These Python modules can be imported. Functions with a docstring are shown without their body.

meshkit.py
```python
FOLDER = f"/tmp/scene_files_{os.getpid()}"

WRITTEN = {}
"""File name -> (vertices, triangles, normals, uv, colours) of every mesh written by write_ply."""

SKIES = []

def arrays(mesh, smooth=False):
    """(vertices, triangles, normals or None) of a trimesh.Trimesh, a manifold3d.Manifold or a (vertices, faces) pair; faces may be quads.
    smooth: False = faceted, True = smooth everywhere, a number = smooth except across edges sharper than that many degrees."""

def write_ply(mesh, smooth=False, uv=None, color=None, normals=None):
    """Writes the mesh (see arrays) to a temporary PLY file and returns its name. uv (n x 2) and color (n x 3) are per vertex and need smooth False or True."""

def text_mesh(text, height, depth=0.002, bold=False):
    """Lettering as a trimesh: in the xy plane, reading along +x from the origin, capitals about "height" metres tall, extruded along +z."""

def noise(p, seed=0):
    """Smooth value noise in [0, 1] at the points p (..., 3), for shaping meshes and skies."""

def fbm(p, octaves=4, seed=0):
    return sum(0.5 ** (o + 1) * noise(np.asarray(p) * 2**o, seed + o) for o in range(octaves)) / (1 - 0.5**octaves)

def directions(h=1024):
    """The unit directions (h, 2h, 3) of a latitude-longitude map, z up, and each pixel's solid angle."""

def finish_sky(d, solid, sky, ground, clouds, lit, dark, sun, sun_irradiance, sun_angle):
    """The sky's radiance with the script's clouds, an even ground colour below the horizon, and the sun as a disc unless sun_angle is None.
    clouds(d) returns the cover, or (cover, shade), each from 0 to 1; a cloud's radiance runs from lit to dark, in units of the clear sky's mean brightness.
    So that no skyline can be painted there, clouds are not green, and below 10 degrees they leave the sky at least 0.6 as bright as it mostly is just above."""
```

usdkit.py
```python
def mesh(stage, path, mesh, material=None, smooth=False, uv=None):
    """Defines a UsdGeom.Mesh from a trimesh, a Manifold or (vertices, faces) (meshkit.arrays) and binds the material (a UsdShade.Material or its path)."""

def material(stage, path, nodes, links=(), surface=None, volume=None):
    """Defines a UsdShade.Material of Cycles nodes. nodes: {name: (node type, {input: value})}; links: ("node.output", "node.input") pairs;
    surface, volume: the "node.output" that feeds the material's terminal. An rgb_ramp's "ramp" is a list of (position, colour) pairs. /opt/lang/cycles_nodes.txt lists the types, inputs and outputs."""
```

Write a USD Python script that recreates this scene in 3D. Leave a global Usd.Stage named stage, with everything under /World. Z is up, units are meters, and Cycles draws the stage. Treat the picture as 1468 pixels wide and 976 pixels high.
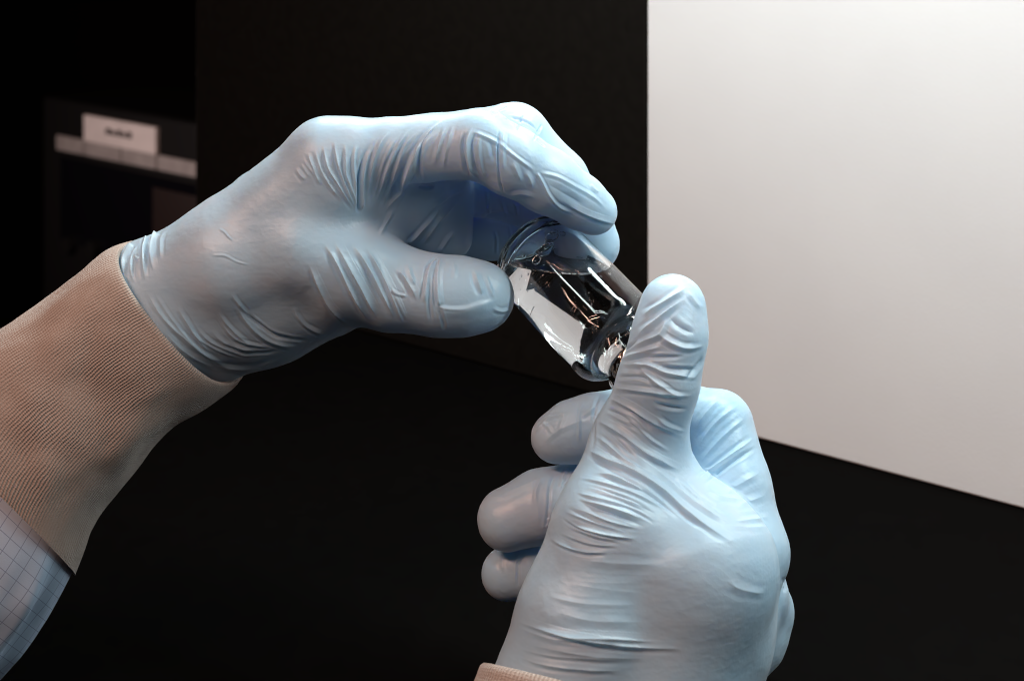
import math, random
import numpy as np, trimesh, manifold3d, usdkit, meshkit
from scipy import ndimage
from scipy.spatial import cKDTree
from pxr import Usd, UsdGeom, UsdLux, UsdShade, Gf, Sdf

random.seed(3)
RNG = np.random.default_rng(5)
stage = Usd.Stage.CreateInMemory()
UsdGeom.SetStageUpAxis(stage, UsdGeom.Tokens.z)
UsdGeom.SetStageMetersPerUnit(stage, 1.0)
W = UsdGeom.Xform.Define(stage, '/World')
stage.SetDefaultPrim(W.GetPrim())

# ------------------------------------------------------------------ camera
# a level camera whose lens is shifted down (verticals stay vertical); F is the focal length in picture pixels of a 1468 x 976 print
F, CX, HY = 2528.0, 734.0, -271.0
cam = UsdGeom.Camera.Define(stage, '/World/camera')
cam.CreateHorizontalApertureAttr(36.0)
cam.CreateVerticalApertureAttr(36.0 * 680 / 1024)
cam.CreateFocalLengthAttr(36.0 * F / 1468)
cam.CreateVerticalApertureOffsetAttr(-36.0 * (488 - HY) / 1468)
cam.CreateFStopAttr(18.0)
cam.CreateFocusDistanceAttr(0.590)
cam.CreateExposureAttr(0.12)
cam.AddRotateXOp().Set(90.0)            # looks along +y
D0, PX = 0.6, 0.6 / F                   # the hands are about 0.6 m away; PX = metres per pixel there


def at(px, py, dz=0.0):
    """the point dz pixels (of 0.24 mm) behind the plane of the hands that shows at the pixel px, py"""
    Y = D0 + dz * PX
    return np.array([(px - CX) / F * Y, Y, -(py - HY) / F * Y])


def to_px(p):
    p = np.asarray(p)
    return np.stack([p[..., 0] / p[..., 1] * F + CX, -p[..., 2] / p[..., 1] * F + HY], -1)


# ------------------------------------------------------------------ lamps
def rect_light(name, centre, target, w, h, power, color, along=(0, 0, 1)):
    l = UsdLux.RectLight.Define(stage, '/World/' + name)
    z = np.array(centre, float) - np.array(target, float); z /= np.linalg.norm(z)
    x = np.cross(along, z)
    x = np.cross(np.array(along, float), z) if np.linalg.norm(x) > 1e-6 else np.array([1.0, 0, 0])
    x /= np.linalg.norm(x); y = np.cross(z, x)
    m = Gf.Matrix4d(*[float(v) for v in (*x, 0, *y, 0, *z, 0, *centre, 1)])
    l.AddTransformOp().Set(m)
    l.CreateWidthAttr(w); l.CreateHeightAttr(h); l.CreateNormalizeAttr(True)
    l.CreateIntensityAttr(power); l.CreateColorAttr(Gf.Vec3f(*color))
    return l


E = np.array([0.768, -0.641, 0.0]); E /= np.linalg.norm(E)      # along the booth's back wall, to the right and nearer
N = np.array([E[1], -E[0], 0.0])                                # out of the wall, towards the hands
Y0 = 0.90
W0 = np.array([(927 - CX) / F * Y0, Y0, 0.0])                   # where black meets white
ZT = -(586 - HY) / F * Y0                                       # the bench top


def wall(s, n, z):
    return W0 + E * s + N * n + np.array([0, 0, z])


# the booth's fluorescent tube above the hands, and the warm room behind the photographer
rect_light('booth_tube_light', wall(0.26, 0.165, 0.11), wall(0.25, 0.155, -0.3), 0.80, 0.030, 1.08, (0.86, 1.0, 0.97), along=N)
rect_light('booth_tube_light_001', wall(0.24, 0.52, 0.20), wall(0.16, 0.29, -0.25), 0.50, 0.022, 0.12, (0.87, 1.0, 0.97), along=N)  # unseen fill lamp, added to bring cool light onto fingers and front faces
rect_light('room_lamp', (-0.75, -0.15, 0.75), (-0.05, 0.6, -0.2), 1.0, 0.05, 3.5, (1.0, 0.585, 0.43), along=N)
rect_light('room_lamp_001', wall(-1.15, -0.12, -0.36), wall(-0.85, -0.62, -0.40), 0.3, 0.2, 0.36, (1.0, 0.80, 0.75))  # unseen lamp added behind the boards only to brighten the instrument

# ------------------------------------------------------------------ helpers
USED = {}


def numbered(path):
    k = USED.get(path, -1) + 1
    USED[path] = k
    return path if k == 0 else f'{path}_{k:03d}'


def tag(o, label=None, cat=None, group=None, kind=None):
    p = o.GetPrim()
    for k, v in (('label', label), ('category', cat), ('group', group), ('kind', kind)):
        if v:
            p.SetCustomDataByKey(k, v)
    return o


def thing(name, label, cat, group=None):
    x = UsdGeom.Xform.Define(stage, numbered('/World/' + name))
    tag(x, label, cat, group)
    return x


def obj(name, mesh, mat, parent=None, smooth=False, uv=None):
    base = str(parent.GetPath()) if parent is not None else '/World'
    return usdkit.mesh(stage, numbered(f'{base}/{name}'), mesh, mat, smooth, uv)


def mat(name, nodes, links=(), surface='p.BSDF', volume=None):
    return usdkit.material(stage, '/World/Looks/' + name, nodes, links, surface=surface, volume=volume)


def frame_box(s0, s1, n0, n1, z0, z1, bev=0.0):
    """a box laid along the back wall"""
    b = trimesh.creation.box([s1 - s0, n1 - n0, z1 - z0])
    if bev:
        hs = [manifold3d.Manifold.sphere(bev, 12).translate([sx * ((s1 - s0) / 2 - bev), sy * ((n1 - n0) / 2 - bev), sz * ((z1 - z0) / 2 - bev)])
              for sx in (-1, 1) for sy in (-1, 1) for sz in (-1, 1)]
        m = manifold3d.Manifold.batch_hull(hs).to_mesh()
        b = trimesh.Trimesh(m.vert_properties[:, :3], m.tri_verts)
    T = np.eye(4)
    T[:3, 0], T[:3, 1], T[:3, 3] = E, N, W0 + E * (s0 + s1) / 2 + N * (n0 + n1) / 2 + np.array([0, 0, (z0 + z1) / 2])
    T[:3, 2] = (0, 0, 1)
    b.apply_transform(T)
    if np.linalg.det(T[:3, :3]) < 0:
        b.invert()
    return b


# ------------------------------------------------------------------ materials
M_black = mat('black_board', {'t': ('geometry', {}), 'n': ('noise_texture', {'scale': 180.0, 'detail': 3.0}),
                              'r': ('rgb_ramp', {'ramp': [(0.3, (0.0050, 0.0042, 0.0037)), (0.7, (0.0068, 0.0057, 0.0050))]}),
                              'b': ('bump', {'strength': 0.25, 'distance': 0.0006}), 'p': ('principled_bsdf', {'roughness': 0.65, 'specular_ior_level': 0.05})},
              [('t.position', 'n.vector'), ('n.fac', 'r.fac'), ('n.fac', 'b.height'), ('r.color', 'p.base_color'), ('b.normal', 'p.normal')])
M_bench = mat('black_bench', {'t': ('geometry', {}), 'n': ('noise_texture', {'scale': 120.0, 'detail': 3.0}),
                              'r': ('rgb_ramp', {'ramp': [(0.3, (0.0015, 0.0012, 0.0011)), (0.7, (0.0020, 0.0016, 0.0015))]}),
                              'p': ('principled_bsdf', {'roughness': 0.8, 'specular_ior_level': 0.02})},
              [('t.position', 'n.vector'), ('n.fac', 'r.fac'), ('r.color', 'p.base_color')])
M_white = mat('white_board', {'t': ('geometry', {}), 'n': ('noise_texture', {'scale': 700.0, 'detail': 3.0, 'roughness': 0.5}), 'n2': ('noise_texture', {'scale': 14.0, 'detail': 3.0}),
                              'r': ('rgb_ramp', {'ramp': [(0.3, (0.59, 0.568, 0.590)), (0.7, (0.62, 0.598, 0.618))]}),
                              'b': ('bump', {'strength': 0.12, 'distance': 0.0004}), 'p': ('principled_bsdf', {'roughness': 0.6, 'specular_ior_level': 0.25})},
              [('t.position', 'n.vector'), ('t.position', 'n2.vector'), ('n2.fac', 'r.fac'), ('n.fac', 'b.height'), ('r.color', 'p.base_color'), ('b.normal', 'p.normal')])
M_room = mat('dark_wall', {'p': ('principled_bsdf', {'base_color': (0.006, 0.005, 0.005), 'roughness': 0.9, 'specular_ior_level': 0.1})})


def glove_mat(name):
    return mat(name, {'t': ('geometry', {}), 'n': ('noise_texture', {'scale': 900.0, 'detail': 3.0}), 'n2': ('noise_texture', {'scale': 48.0, 'detail': 5.0, 'roughness': 0.6}),
                      'r': ('rgb_ramp', {'ramp': [(0.32, (0.385, 0.555, 0.715)), (0.52, (0.415, 0.56, 0.70)), (0.70, (0.46, 0.55, 0.67))]}),
                      'b': ('bump', {'strength': 0.10, 'distance': 0.0004}),
                      'p': ('principled_bsdf', {'roughness': 0.38, 'specular_ior_level': 0.45, 'sheen_weight': 0.12, 'sheen_roughness': 0.5, 'subsurface_weight': 0.28, 'subsurface_scale': 0.0016, 'subsurface_radius': (0.5, 0.8, 1.0)})},
               [('t.position', 'n.vector'), ('t.position', 'n2.vector'), ('n2.fac', 'r.fac'), ('n.fac', 'b.height'), ('r.color', 'p.base_color'), ('b.normal', 'p.normal')])


M_glove = glove_mat('nitrile')

# ------------------------------------------------------------------ the setting
S_L = -0.392 * Y0                                              # the black panel's left edge
tag(obj('bench_top', frame_box(S_L - 0.02, 0.75, -0.03, 0.50, ZT - 0.04, ZT, 0.003), M_bench), kind='structure')
tag(obj('floor', (np.array([[-4, -2, -1.15], [4, -2, -1.15], [4, 5, -1.15], [-4, 5, -1.15]], float), np.array([[0, 1, 2, 3]])), M_room), kind='structure')
tag(obj('wall', trimesh.creation.box([8, 0.05, 4], trimesh.transformations.translation_matrix([0, 4.0, 0.8])), M_room), kind='structure')
tag(obj('black_panel', frame_box(S_L, -0.0006, -0.012, 0, ZT + 0.0003, 0.33, 0.0012), M_black, smooth=40), 'matte black backdrop board standing behind the left hand', 'backdrop board')
tag(obj('white_panel', frame_box(0.0006, 0.55, -0.012, 0.0005, ZT + 0.0003, 0.33, 0.0012), M_white, smooth=40), 'white backdrop board lit from above on the right', 'backdrop board')


# ------------------------------------------------------------------ signed-distance modelling
def surface_nets(f, origin, h):
    """the zero surface of a grid of distances as (vertices, triangles)"""
    neg = f < 0
    nx, ny, nz = f.shape
    acc = np.zeros((nx - 1, ny - 1, nz - 1, 3)); cnt = np.zeros((nx - 1, ny - 1, nz - 1))
    idx = np.indices((nx - 1, ny - 1, nz - 1)).transpose(1, 2, 3, 0)
    cells = [slice(0, -1), slice(1, None)]
    for ax in range(3):
        for u in (0, 1):
            for w in (0, 1):
                o = [0, 0, 0]; o[(ax + 1) % 3], o[(ax + 2) % 3] = u, w
                p = list(o); p[ax] = 1
                a = f[tuple(cells[k] for k in o)]; b = f[tuple(cells[k] for k in p)]
                c = (a < 0) != (b < 0)
                t = np.where(c, a / np.where(c, a - b, 1), 0)
                pos = np.zeros(acc.shape); pos[..., (ax + 1) % 3] = u; pos[..., (ax + 2) % 3] = w; pos[..., ax] = t
                acc += np.where(c[..., None], pos, 0); cnt += c
    on = cnt > 0
    ids = np.full(on.shape, -1); ids[on] = np.arange(on.sum())
    v = (acc[on] / cnt[on][:, None] + idx[on]) * h + origin
    quads = []
    for ax in range(3):
        a = neg[tuple(slice(0, -1) if k == ax else slice(None) for k in range(3))]
        b = neg[tuple(slice(1, None) if k == ax else slice(None) for k in range(3))]
        e = np.argwhere(a != b)
        u, w = (ax + 1) % 3, (ax + 2) % 3
        e = e[(e[:, u] > 0) & (e[:, w] > 0) & (e[:, u] < f.shape[u] - 1) & (e[:, w] < f.shape[w] - 1)]
        flip = a[tuple(e.T)]
        def cell(du, dw):
            c = e.copy(); c[:, u] -= du; c[:, w] -= dw
            return ids[tuple(c.T)]
        q = np.stack([cell(1, 1), cell(0, 1), cell(0, 0), cell(1, 0)], 1)
        q[~flip] = q[~flip][:, ::-1]
        quads.append(q)
    q = np.vstack(quads)
    return v, np.vstack([q[:, [0, 1, 2]], q[:, [0, 2, 3]]])


def build_sdf(groups, h, pad=0.008):
    """groups: [(k_between, [(k, a, b, ra, rb), ...]), ...] of tapered capsules; returns the grid, its origin"""
    P = np.array([[*x[1], x[3]] for g in groups for x in g[1]] + [[*x[2], x[4]] for g in groups for x in g[1]])
    lo = (P[:, :3] - P[:, 3:]).min(0) - pad; hi = (P[:, :3] + P[:, 3:]).max(0) + pad
    n = np.ceil((hi - lo) / h).astype(int) + 1
    ax = [lo[k] + np.arange(n[k]) * h for k in range(3)]
    BIG = 0.05
    total = np.full(n, BIG, np.float32)
    for kb, prims in groups:
        g = np.full(n, BIG, np.float32)
        for k, a, b, ra, rb in prims:
            a, b = np.asarray(a), np.asarray(b)
            m = max(k, kb) + 0.006
            p0 = np.minimum(a - ra, b - rb) - m; p1 = np.maximum(a + ra, b + rb) + m
            i0 = np.maximum(((p0 - lo) / h).astype(int), 0); i1 = np.minimum(((p1 - lo) / h).astype(int) + 2, n)
            s = tuple(slice(i0[j], i1[j]) for j in range(3))
            X = np.stack(np.meshgrid(*[ax[j][s[j]] for j in range(3)], indexing='ij'), -1).astype(np.float32)
            ab = b - a; L = max(float(ab @ ab), 1e-12)
            t = np.clip((X - a.astype(np.float32)) @ ab.astype(np.float32) / L, 0, 1)
            d = np.linalg.norm(X - a.astype(np.float32) - t[..., None] * ab.astype(np.float32), axis=-1) - (ra + (rb - ra) * t)
            c = g[s]
            if k > 0:
                q = np.maximum(k - np.abs(c - d), 0) / k
                g[s] = np.minimum(c, d) - q * q * q * k / 6
            else:
                g[s] = np.minimum(c, d)
        if kb > 0:
            q = np.maximum(kb - np.abs(total - g), 0) / kb
            total = np.minimum(total, g) - q * q * q * kb / 6
        else:
            total = np.minimum(total, g)
    return total, lo, h


def sample(grid, lo, h, p):
    return ndimage.map_coordinates(grid, ((p - lo) / h).T, order=1, mode='nearest')


def subdivide(v, f):
    e = np.sort(np.vstack([f[:, [0, 1]], f[:, [1, 2]], f[:, [2, 0]]]), 1)
    u, inv = np.unique(e, axis=0, return_inverse=True)
    inv = inv.reshape(-1)
    mid = (v[u[:, 0]] + v[u[:, 1]]) / 2
    n = len(f); m = len(v) + inv
    a, b, c = m[:n], m[n:2 * n], m[2 * n:]
    return np.vstack([v, mid]), np.vstack([np.stack([f[:, 0], a, c], 1), np.stack([a, f[:, 1], b], 1), np.stack([c, b, f[:, 2]], 1), np.stack([a, b, c], 1)])


def taubin(v, f, n=6):
    e = np.unique(np.sort(np.vstack([f[:, [0, 1]], f[:, [1, 2]], f[:, [2, 0]]]), 1), axis=0)
    import scipy.sparse as sp
    A = sp.coo_matrix((np.ones(len(e) * 2), (np.r_[e[:, 0], e[:, 1]], np.r_[e[:, 1], e[:, 0]])), shape=(len(v), len(v))).tocsr()
    d = np.asarray(A.sum(1)).ravel()[:, None]
    for i in range(n):
        v = v + 0.5 * (A @ v / d - v)
        v = v - 0.52 * (A @ v / d - v)
    return v


def normals(v, f):
    n = np.zeros_like(v); c = np.cross(v[f[:, 1]] - v[f[:, 0]], v[f[:, 2]] - v[f[:, 0]])
    for k in range(3):
        n += np.stack([np.bincount(f[:, k], c[:, j], len(v)) for j in range(3)], 1)
    return n / np.maximum(np.linalg.norm(n, axis=1, keepdims=True), 1e-12)


def J(px, py, dz, r):
    """a joint: its point and its radius, given as it looks in pixels"""
    return (*at(px, py, dz), r * PX * (D0 + dz * PX) / D0)


def chain(k, *joints):
    out = []
    for a, b in zip(joints[:-1], joints[1:]):
        a, b = J(*a), J(*b)
        out.append((k * PX, np.array(a[:3]), np.array(b[:3]), a[3], b[3]))
    return out


def subdivide_some(v, f, mark):
    """splits the marked triangles in four and closes the gaps at their edges"""
    e = np.sort(np.vstack([f[:, [0, 1]], f[:, [1, 2]], f[:, [2, 0]]]), 1)
    u, inv = np.unique(e, axis=0, return_inverse=True)
    inv = inv.reshape(-1); n = len(f)
    split = np.zeros(len(u), bool); split[inv[np.r_[mark, mark, mark]]] = True
    newid = np.full(len(u), -1); newid[split] = len(v) + np.arange(split.sum())
    mid = v[u[split]].mean(1)
    m = np.stack([newid[inv[:n]], newid[inv[n:2 * n]], newid[inv[2 * n:]]], 1)
    c = (m >= 0).sum(1)
    out = [f[c == 0]]
    g, k = f[c == 3], m[c == 3]
    out += [np.stack(x, 1) for x in ((g[:, 0], k[:, 0], k[:, 2]), (k[:, 0], g[:, 1], k[:, 1]), (k[:, 2], k[:, 1], g[:, 2]), (k[:, 0], k[:, 1], k[:, 2]))]
    for j in range(3):
        a, b2, c2 = j, (j + 1) % 3, (j + 2) % 3
        w = (c == 1) & (m[:, j] >= 0)
        out += [np.stack([f[w, a], m[w, j], f[w, c2]], 1), np.stack([m[w, j], f[w, b2], f[w, c2]], 1)]
        w = (c == 2) & (m[:, j] < 0)                       # edges j+1 and j+2 split
        out += [np.stack([f[w, c2], m[w, c2], m[w, b2]], 1), np.stack([m[w, c2], f[w, a], m[w, b2]], 1), np.stack([f[w, a], f[w, b2], m[w, b2]], 1)]
    return np.vstack([v, mid]), np.vstack(out)


def spline(pts, step=1.0):
    from scipy.interpolate import PchipInterpolator
    p = np.asarray(pts, float)
    t = np.r_[0, np.cumsum(np.linalg.norm(np.diff(p, axis=0), axis=1))]
    q = np.linspace(0, t[-1], max(int(t[-1] / step), 4))
    return PchipInterpolator(t, p)(q) if len(p) > 2 else np.stack([np.interp(q, t, p[:, k]) for k in (0, 1)], 1)


def fan(A, B, n, w, amp, jit=1.5, kind='ridge', taper=(0.35, 0.35), rnd=None):
    """n folds laid between the guide folds A and B"""
    A, B = np.array(A, float), np.array(B, float)
    out = []
    for i in range(n):
        t = (i + RNG.uniform(-0.25, 0.25)) / max(n - 1, 1)
        p = A * (1 - t) + B * t + RNG.normal(0, jit, A.shape)
        d = RNG.uniform(0, 0.22), RNG.uniform(0, 0.22)                      # folds start and end at different places
        q = spline(p); k0, k1 = int(len(q) * d[0]), max(int(len(q) * (1 - d[1])), int(len(q) * d[0]) + 6)
        out.append((q[k0:k1:max(1, len(q) // 8)], w * RNG.uniform(0.75, 1.3), amp * RNG.uniform(0.6, 1.25), kind, taper))
    return out


def apply_folds(v, f, folds, seed, gain):
    n = normals(v, f)
    px = to_px(v); view = v / np.linalg.norm(v, axis=1, keepdims=True)
    facing = -(n * view).sum(1)
    cell = np.floor(px / 3).astype(int); cell -= cell.min(0)
    key = cell[:, 0] * (cell[:, 1].max() + 1) + cell[:, 1]
    zb = np.full(key.max() + 1, 9.0); np.minimum.at(zb, key, v[:, 1])
    seen = (v[:, 1] < zb[key] + 0.0045) & (facing > -0.15)
    ids = np.where(seen)[0]; P = px[ids]; wt = np.clip((facing[ids] + 0.15) / 0.3, 0, 1)
    order = np.argsort(P[:, 0]); ids, P, wt = ids[order], P[order], wt[order]
    disp = np.zeros(len(v))
    for fo in folds:
        pts, w, amp, kind, taper = (tuple(fo) + ('ridge', (0.3, 0.3)))[:5] if len(fo) == 3 else ((tuple(fo) + ((0.3, 0.3),))[:5] if len(fo) == 4 else fo)
        q = spline(pts); w = 0.78 * w; R = 3.2 * w if kind != 'step' else 7 * w
        i0, i1 = np.searchsorted(P[:, 0], [q[:, 0].min() - R, q[:, 0].max() + R])
        c = slice(i0, i1)
        ok = (P[c, 1] > q[:, 1].min() - R) & (P[c, 1] < q[:, 1].max() + R)
        loc = np.arange(i0, i1)[ok]
        if not len(loc):
            continue
        d, k = cKDTree(q).query(P[loc], distance_upper_bound=R)
        ok = np.isfinite(d); loc, d, k = loc[ok], d[ok], k[ok]
        T = np.gradient(q, axis=0); T /= np.linalg.norm(T, axis=1, keepdims=True) + 1e-9
        r = P[loc] - q[k]; side = T[k, 0] * r[:, 1] - T[k, 1] * r[:, 0]          # > 0: right of the way the fold runs, as seen
        x = k / max(len(q) - 1, 1)
        env = np.clip(x / max(taper[0], 1e-3), 0, 1) * np.clip((1 - x) / max(taper[1], 1e-3), 0, 1)
        env = env * env * (3 - 2 * env)
        env *= 0.8 + 0.4 * meshkit.noise(np.stack([x * len(q) / 18.0, np.full_like(x, amp * 7.3), np.full_like(x, q[0, 0])], 1), seed)
        wl = w * (0.8 + 0.4 * meshkit.noise(np.stack([x * len(q) / 25.0, np.full_like(x, w * 3.1), np.full_like(x, q[0, 1])], 1), seed + 1))
        ds = np.sqrt(d * d + 0.16) - 0.4                                   # a crest with a narrow edge and hollow flanks, as stretched film has
        if kind == 'ridge':
            g = np.exp(-ds / (0.85 * wl)) - 0.28 * np.exp(-((d - 2.1 * wl) / (0.9 * wl)) ** 2)
        elif kind == 'crease':
            g = -np.exp(-ds / (0.8 * wl)) + 0.25 * np.exp(-((d - 1.9 * wl) / (0.9 * wl)) ** 2)
        elif kind == 'lap':                                                # a fold leaning over: steep on its right side
            ww = np.where(side > 0, 0.42, 1.35) * wl
            g = np.exp(-ds / ww) - 0.42 * (side > 0) * np.exp(-((d - 1.7 * wl) / (0.9 * wl)) ** 2)
        else:                                                              # 'step': the left side stands proud
            g = 0.5 * (1 - np.tanh(side / (0.5 * wl))) * np.exp(-(d / (3.0 * wl)) ** 2)
        disp[ids[loc]] += gain * amp * PX * env * g * wt[loc]
    mm = v / PX
    base = PX * (1.1 * (meshkit.fbm(mm / 60.0, 3, seed) - 0.5) * 2.0 + 0.25 * (meshkit.fbm(mm / 9.0, 2, seed + 9) - 0.5) - 0.8 * np.abs(meshkit.fbm(mm / np.array([26.0, 26, 14]), 3, seed + 5) - 0.5))
    import scipy.sparse as sp
    e = np.vstack([f[:, [0, 1]], f[:, [1, 2]], f[:, [2, 0]]])
    A = sp.coo_matrix((np.ones(len(e)), (e[:, 0], e[:, 1])), shape=(len(v), len(v))).tocsr()
    A = A + A.T; deg = np.maximum(np.asarray(A.sum(1)).ravel(), 1)
    m = seen.astype(float)
    for i in range(10):
        m = np.minimum(m, 0.4 * m + 0.6 * (A @ m) / deg)
    folds_only = disp * np.clip(m * 1.6 - 0.6, 0, 1)
    folds_only = 0.8 * folds_only + 0.2 * (A @ folds_only) / deg
    return v + n * (folds_only + base)[:, None]


def glove_mesh(groups, folds, seed, h=0.0010, gain=1.0):
    g, lo, h = build_sdf([(kb * PX, pr) for kb, pr in groups], h)
    v, f = surface_nets(g, lo, h)
    v = taubin(v, f, 8)
    if folds is None:
        return v, f
    v, f = subdivide(v, f)
    v = taubin(v, f, 4)
    n = normals(v, f); view = v / np.linalg.norm(v, axis=1, keepdims=True)
    front = (-(n * view).sum(1) > -0.2); p = to_px(v)
    front &= (p[:, 1] < 1010) & (p[:, 0] > 140)
    v, f = subdivide_some(v, f, front[f].all(1))
    v = taubin(v, f, 2)
    v = apply_folds(v, f, folds, seed, gain)
    return v, f


# ------------------------------------------------------------------ left hand: thumb in front below, index over it, the others behind
LEFT = [
    (0, chain(40, (120, 490, 70, 62), (208, 417, 60, 62), (330, 372, 50, 84), (470, 262, 45, 82))              # wrist to index knuckle
        + chain(40, (215, 412, 50, 60), (330, 388, 22, 64), (430, 360, 4, 60), (500, 385, 10, 68))
        + chain(40, (200, 580, 90, 56), (292, 495, 80, 57), (385, 443, 66, 74), (470, 420, 38, 62))             # thenar
        + chain(40, (150, 535, 55, 74), (248, 455, 48, 78), (330, 440, 55, 74), (410, 412, 40, 70))
        + chain(40, (160, 530, 120, 70), (240, 440, 120, 72), (400, 322, 140, 82), (500, 238, 110, 58))
        + chain(40, (260, 450, 170, 70), (420, 350, 215, 78), (560, 300, 200, 55))
        + chain(40, (470, 225, 30, 53), (500, 222, 25, 51))
        + chain(34, (545, 246, 50, 46), (552, 318, 88, 46))                              # the palm seen through the ring of thumb and index
        + chain(34, (596, 268, 88, 46), (612, 328, 130, 42))
        + chain(24, (638, 276, 138, 42), (642, 338, 150, 36))
        + chain(30, (500, 385, 20, 72), (560, 412, 10, 58), (625, 424, 10, 53), (665, 425, 14, 51), (691, 425, 20, 47)) # thumb
        ),
    (22, chain(16, (470, 225, 30, 53), (560, 216, 25, 46), (605, 213, 20, 46), (690, 207, 2, 49), (735, 232, 0, 48), (785, 260, 10, 45), (830, 289, 30, 38), (851, 303, 42, 34))),  # index
    (12, chain(16, (520, 235, 130, 56), (620, 215, 120, 50), (738, 197, 100, 48), (797, 259, 115, 45), (836, 324, 132, 42), (848, 350, 134, 38), (828, 362, 146, 36))),   # middle
    (10, chain(16, (550, 275, 190, 52), (640, 262, 190, 46), (716, 264, 192, 47), (772, 290, 186, 42), (800, 320, 178, 36))),   # ring
    (10, chain(16, (580, 325, 240, 48), (650, 320, 245, 46), (706, 324, 240, 47), (752, 336, 225, 36), (775, 345, 215, 28))),   # little
]
# ------------------------------------------------------------------ right hand: thumb up in front of the cap, fingers curled behind it
RIGHT = [
    (0, chain(40, (915, 640, -135, 66), (887, 760, -195, 90), (842, 890, -225, 98), (806, 1000, -240, 98))
        + chain(40, (942, 700, -130, 68), (985, 815, -185, 124), (930, 980, -200, 130))
        + chain(40, (1060, 790, -95, 69), (1000, 900, -150, 106), (940, 1010, -190, 108))
        + chain(40, (1070, 850, -30, 60), (1002, 930, -100, 95), (940, 1020, -180, 95))
        + chain(40, (806, 1000, -240, 98), (780, 1080, -260, 98)) + chain(40, (940, 1010, -200, 120), (910, 1100, -230, 120))
        + chain(30, (915, 640, -135, 66), (945, 545, -150, 55), (960, 482, -140, 51), (965, 441, -128, 47))
        + chain(30, (1094, 874, 0, 44), (1072, 906, -10, 54), (1020, 950, -40, 70))
        + chain(20, (1060, 790, -95, 69), (1047, 700, -60, 58), (1030, 610, -20, 50))),
    (6, chain(16, (1030, 610, -20, 50), (985, 602, 10, 47), (930, 594, 25, 45), (850, 611, 25, 44), (820, 619, 25, 42), (796, 627, 25, 35))),
    (6, chain(16, (1040, 800, 70, 44), (980, 712, 70, 48), (860, 706, 40, 49), (775, 726, 32, 49), (728, 744, 30, 44))),
    (6, chain(16, (1060, 880, 80, 48), (980, 775, 90, 48), (860, 792, 70, 45), (760, 812, 56, 43), (727, 822, 54, 37))),
]
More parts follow.
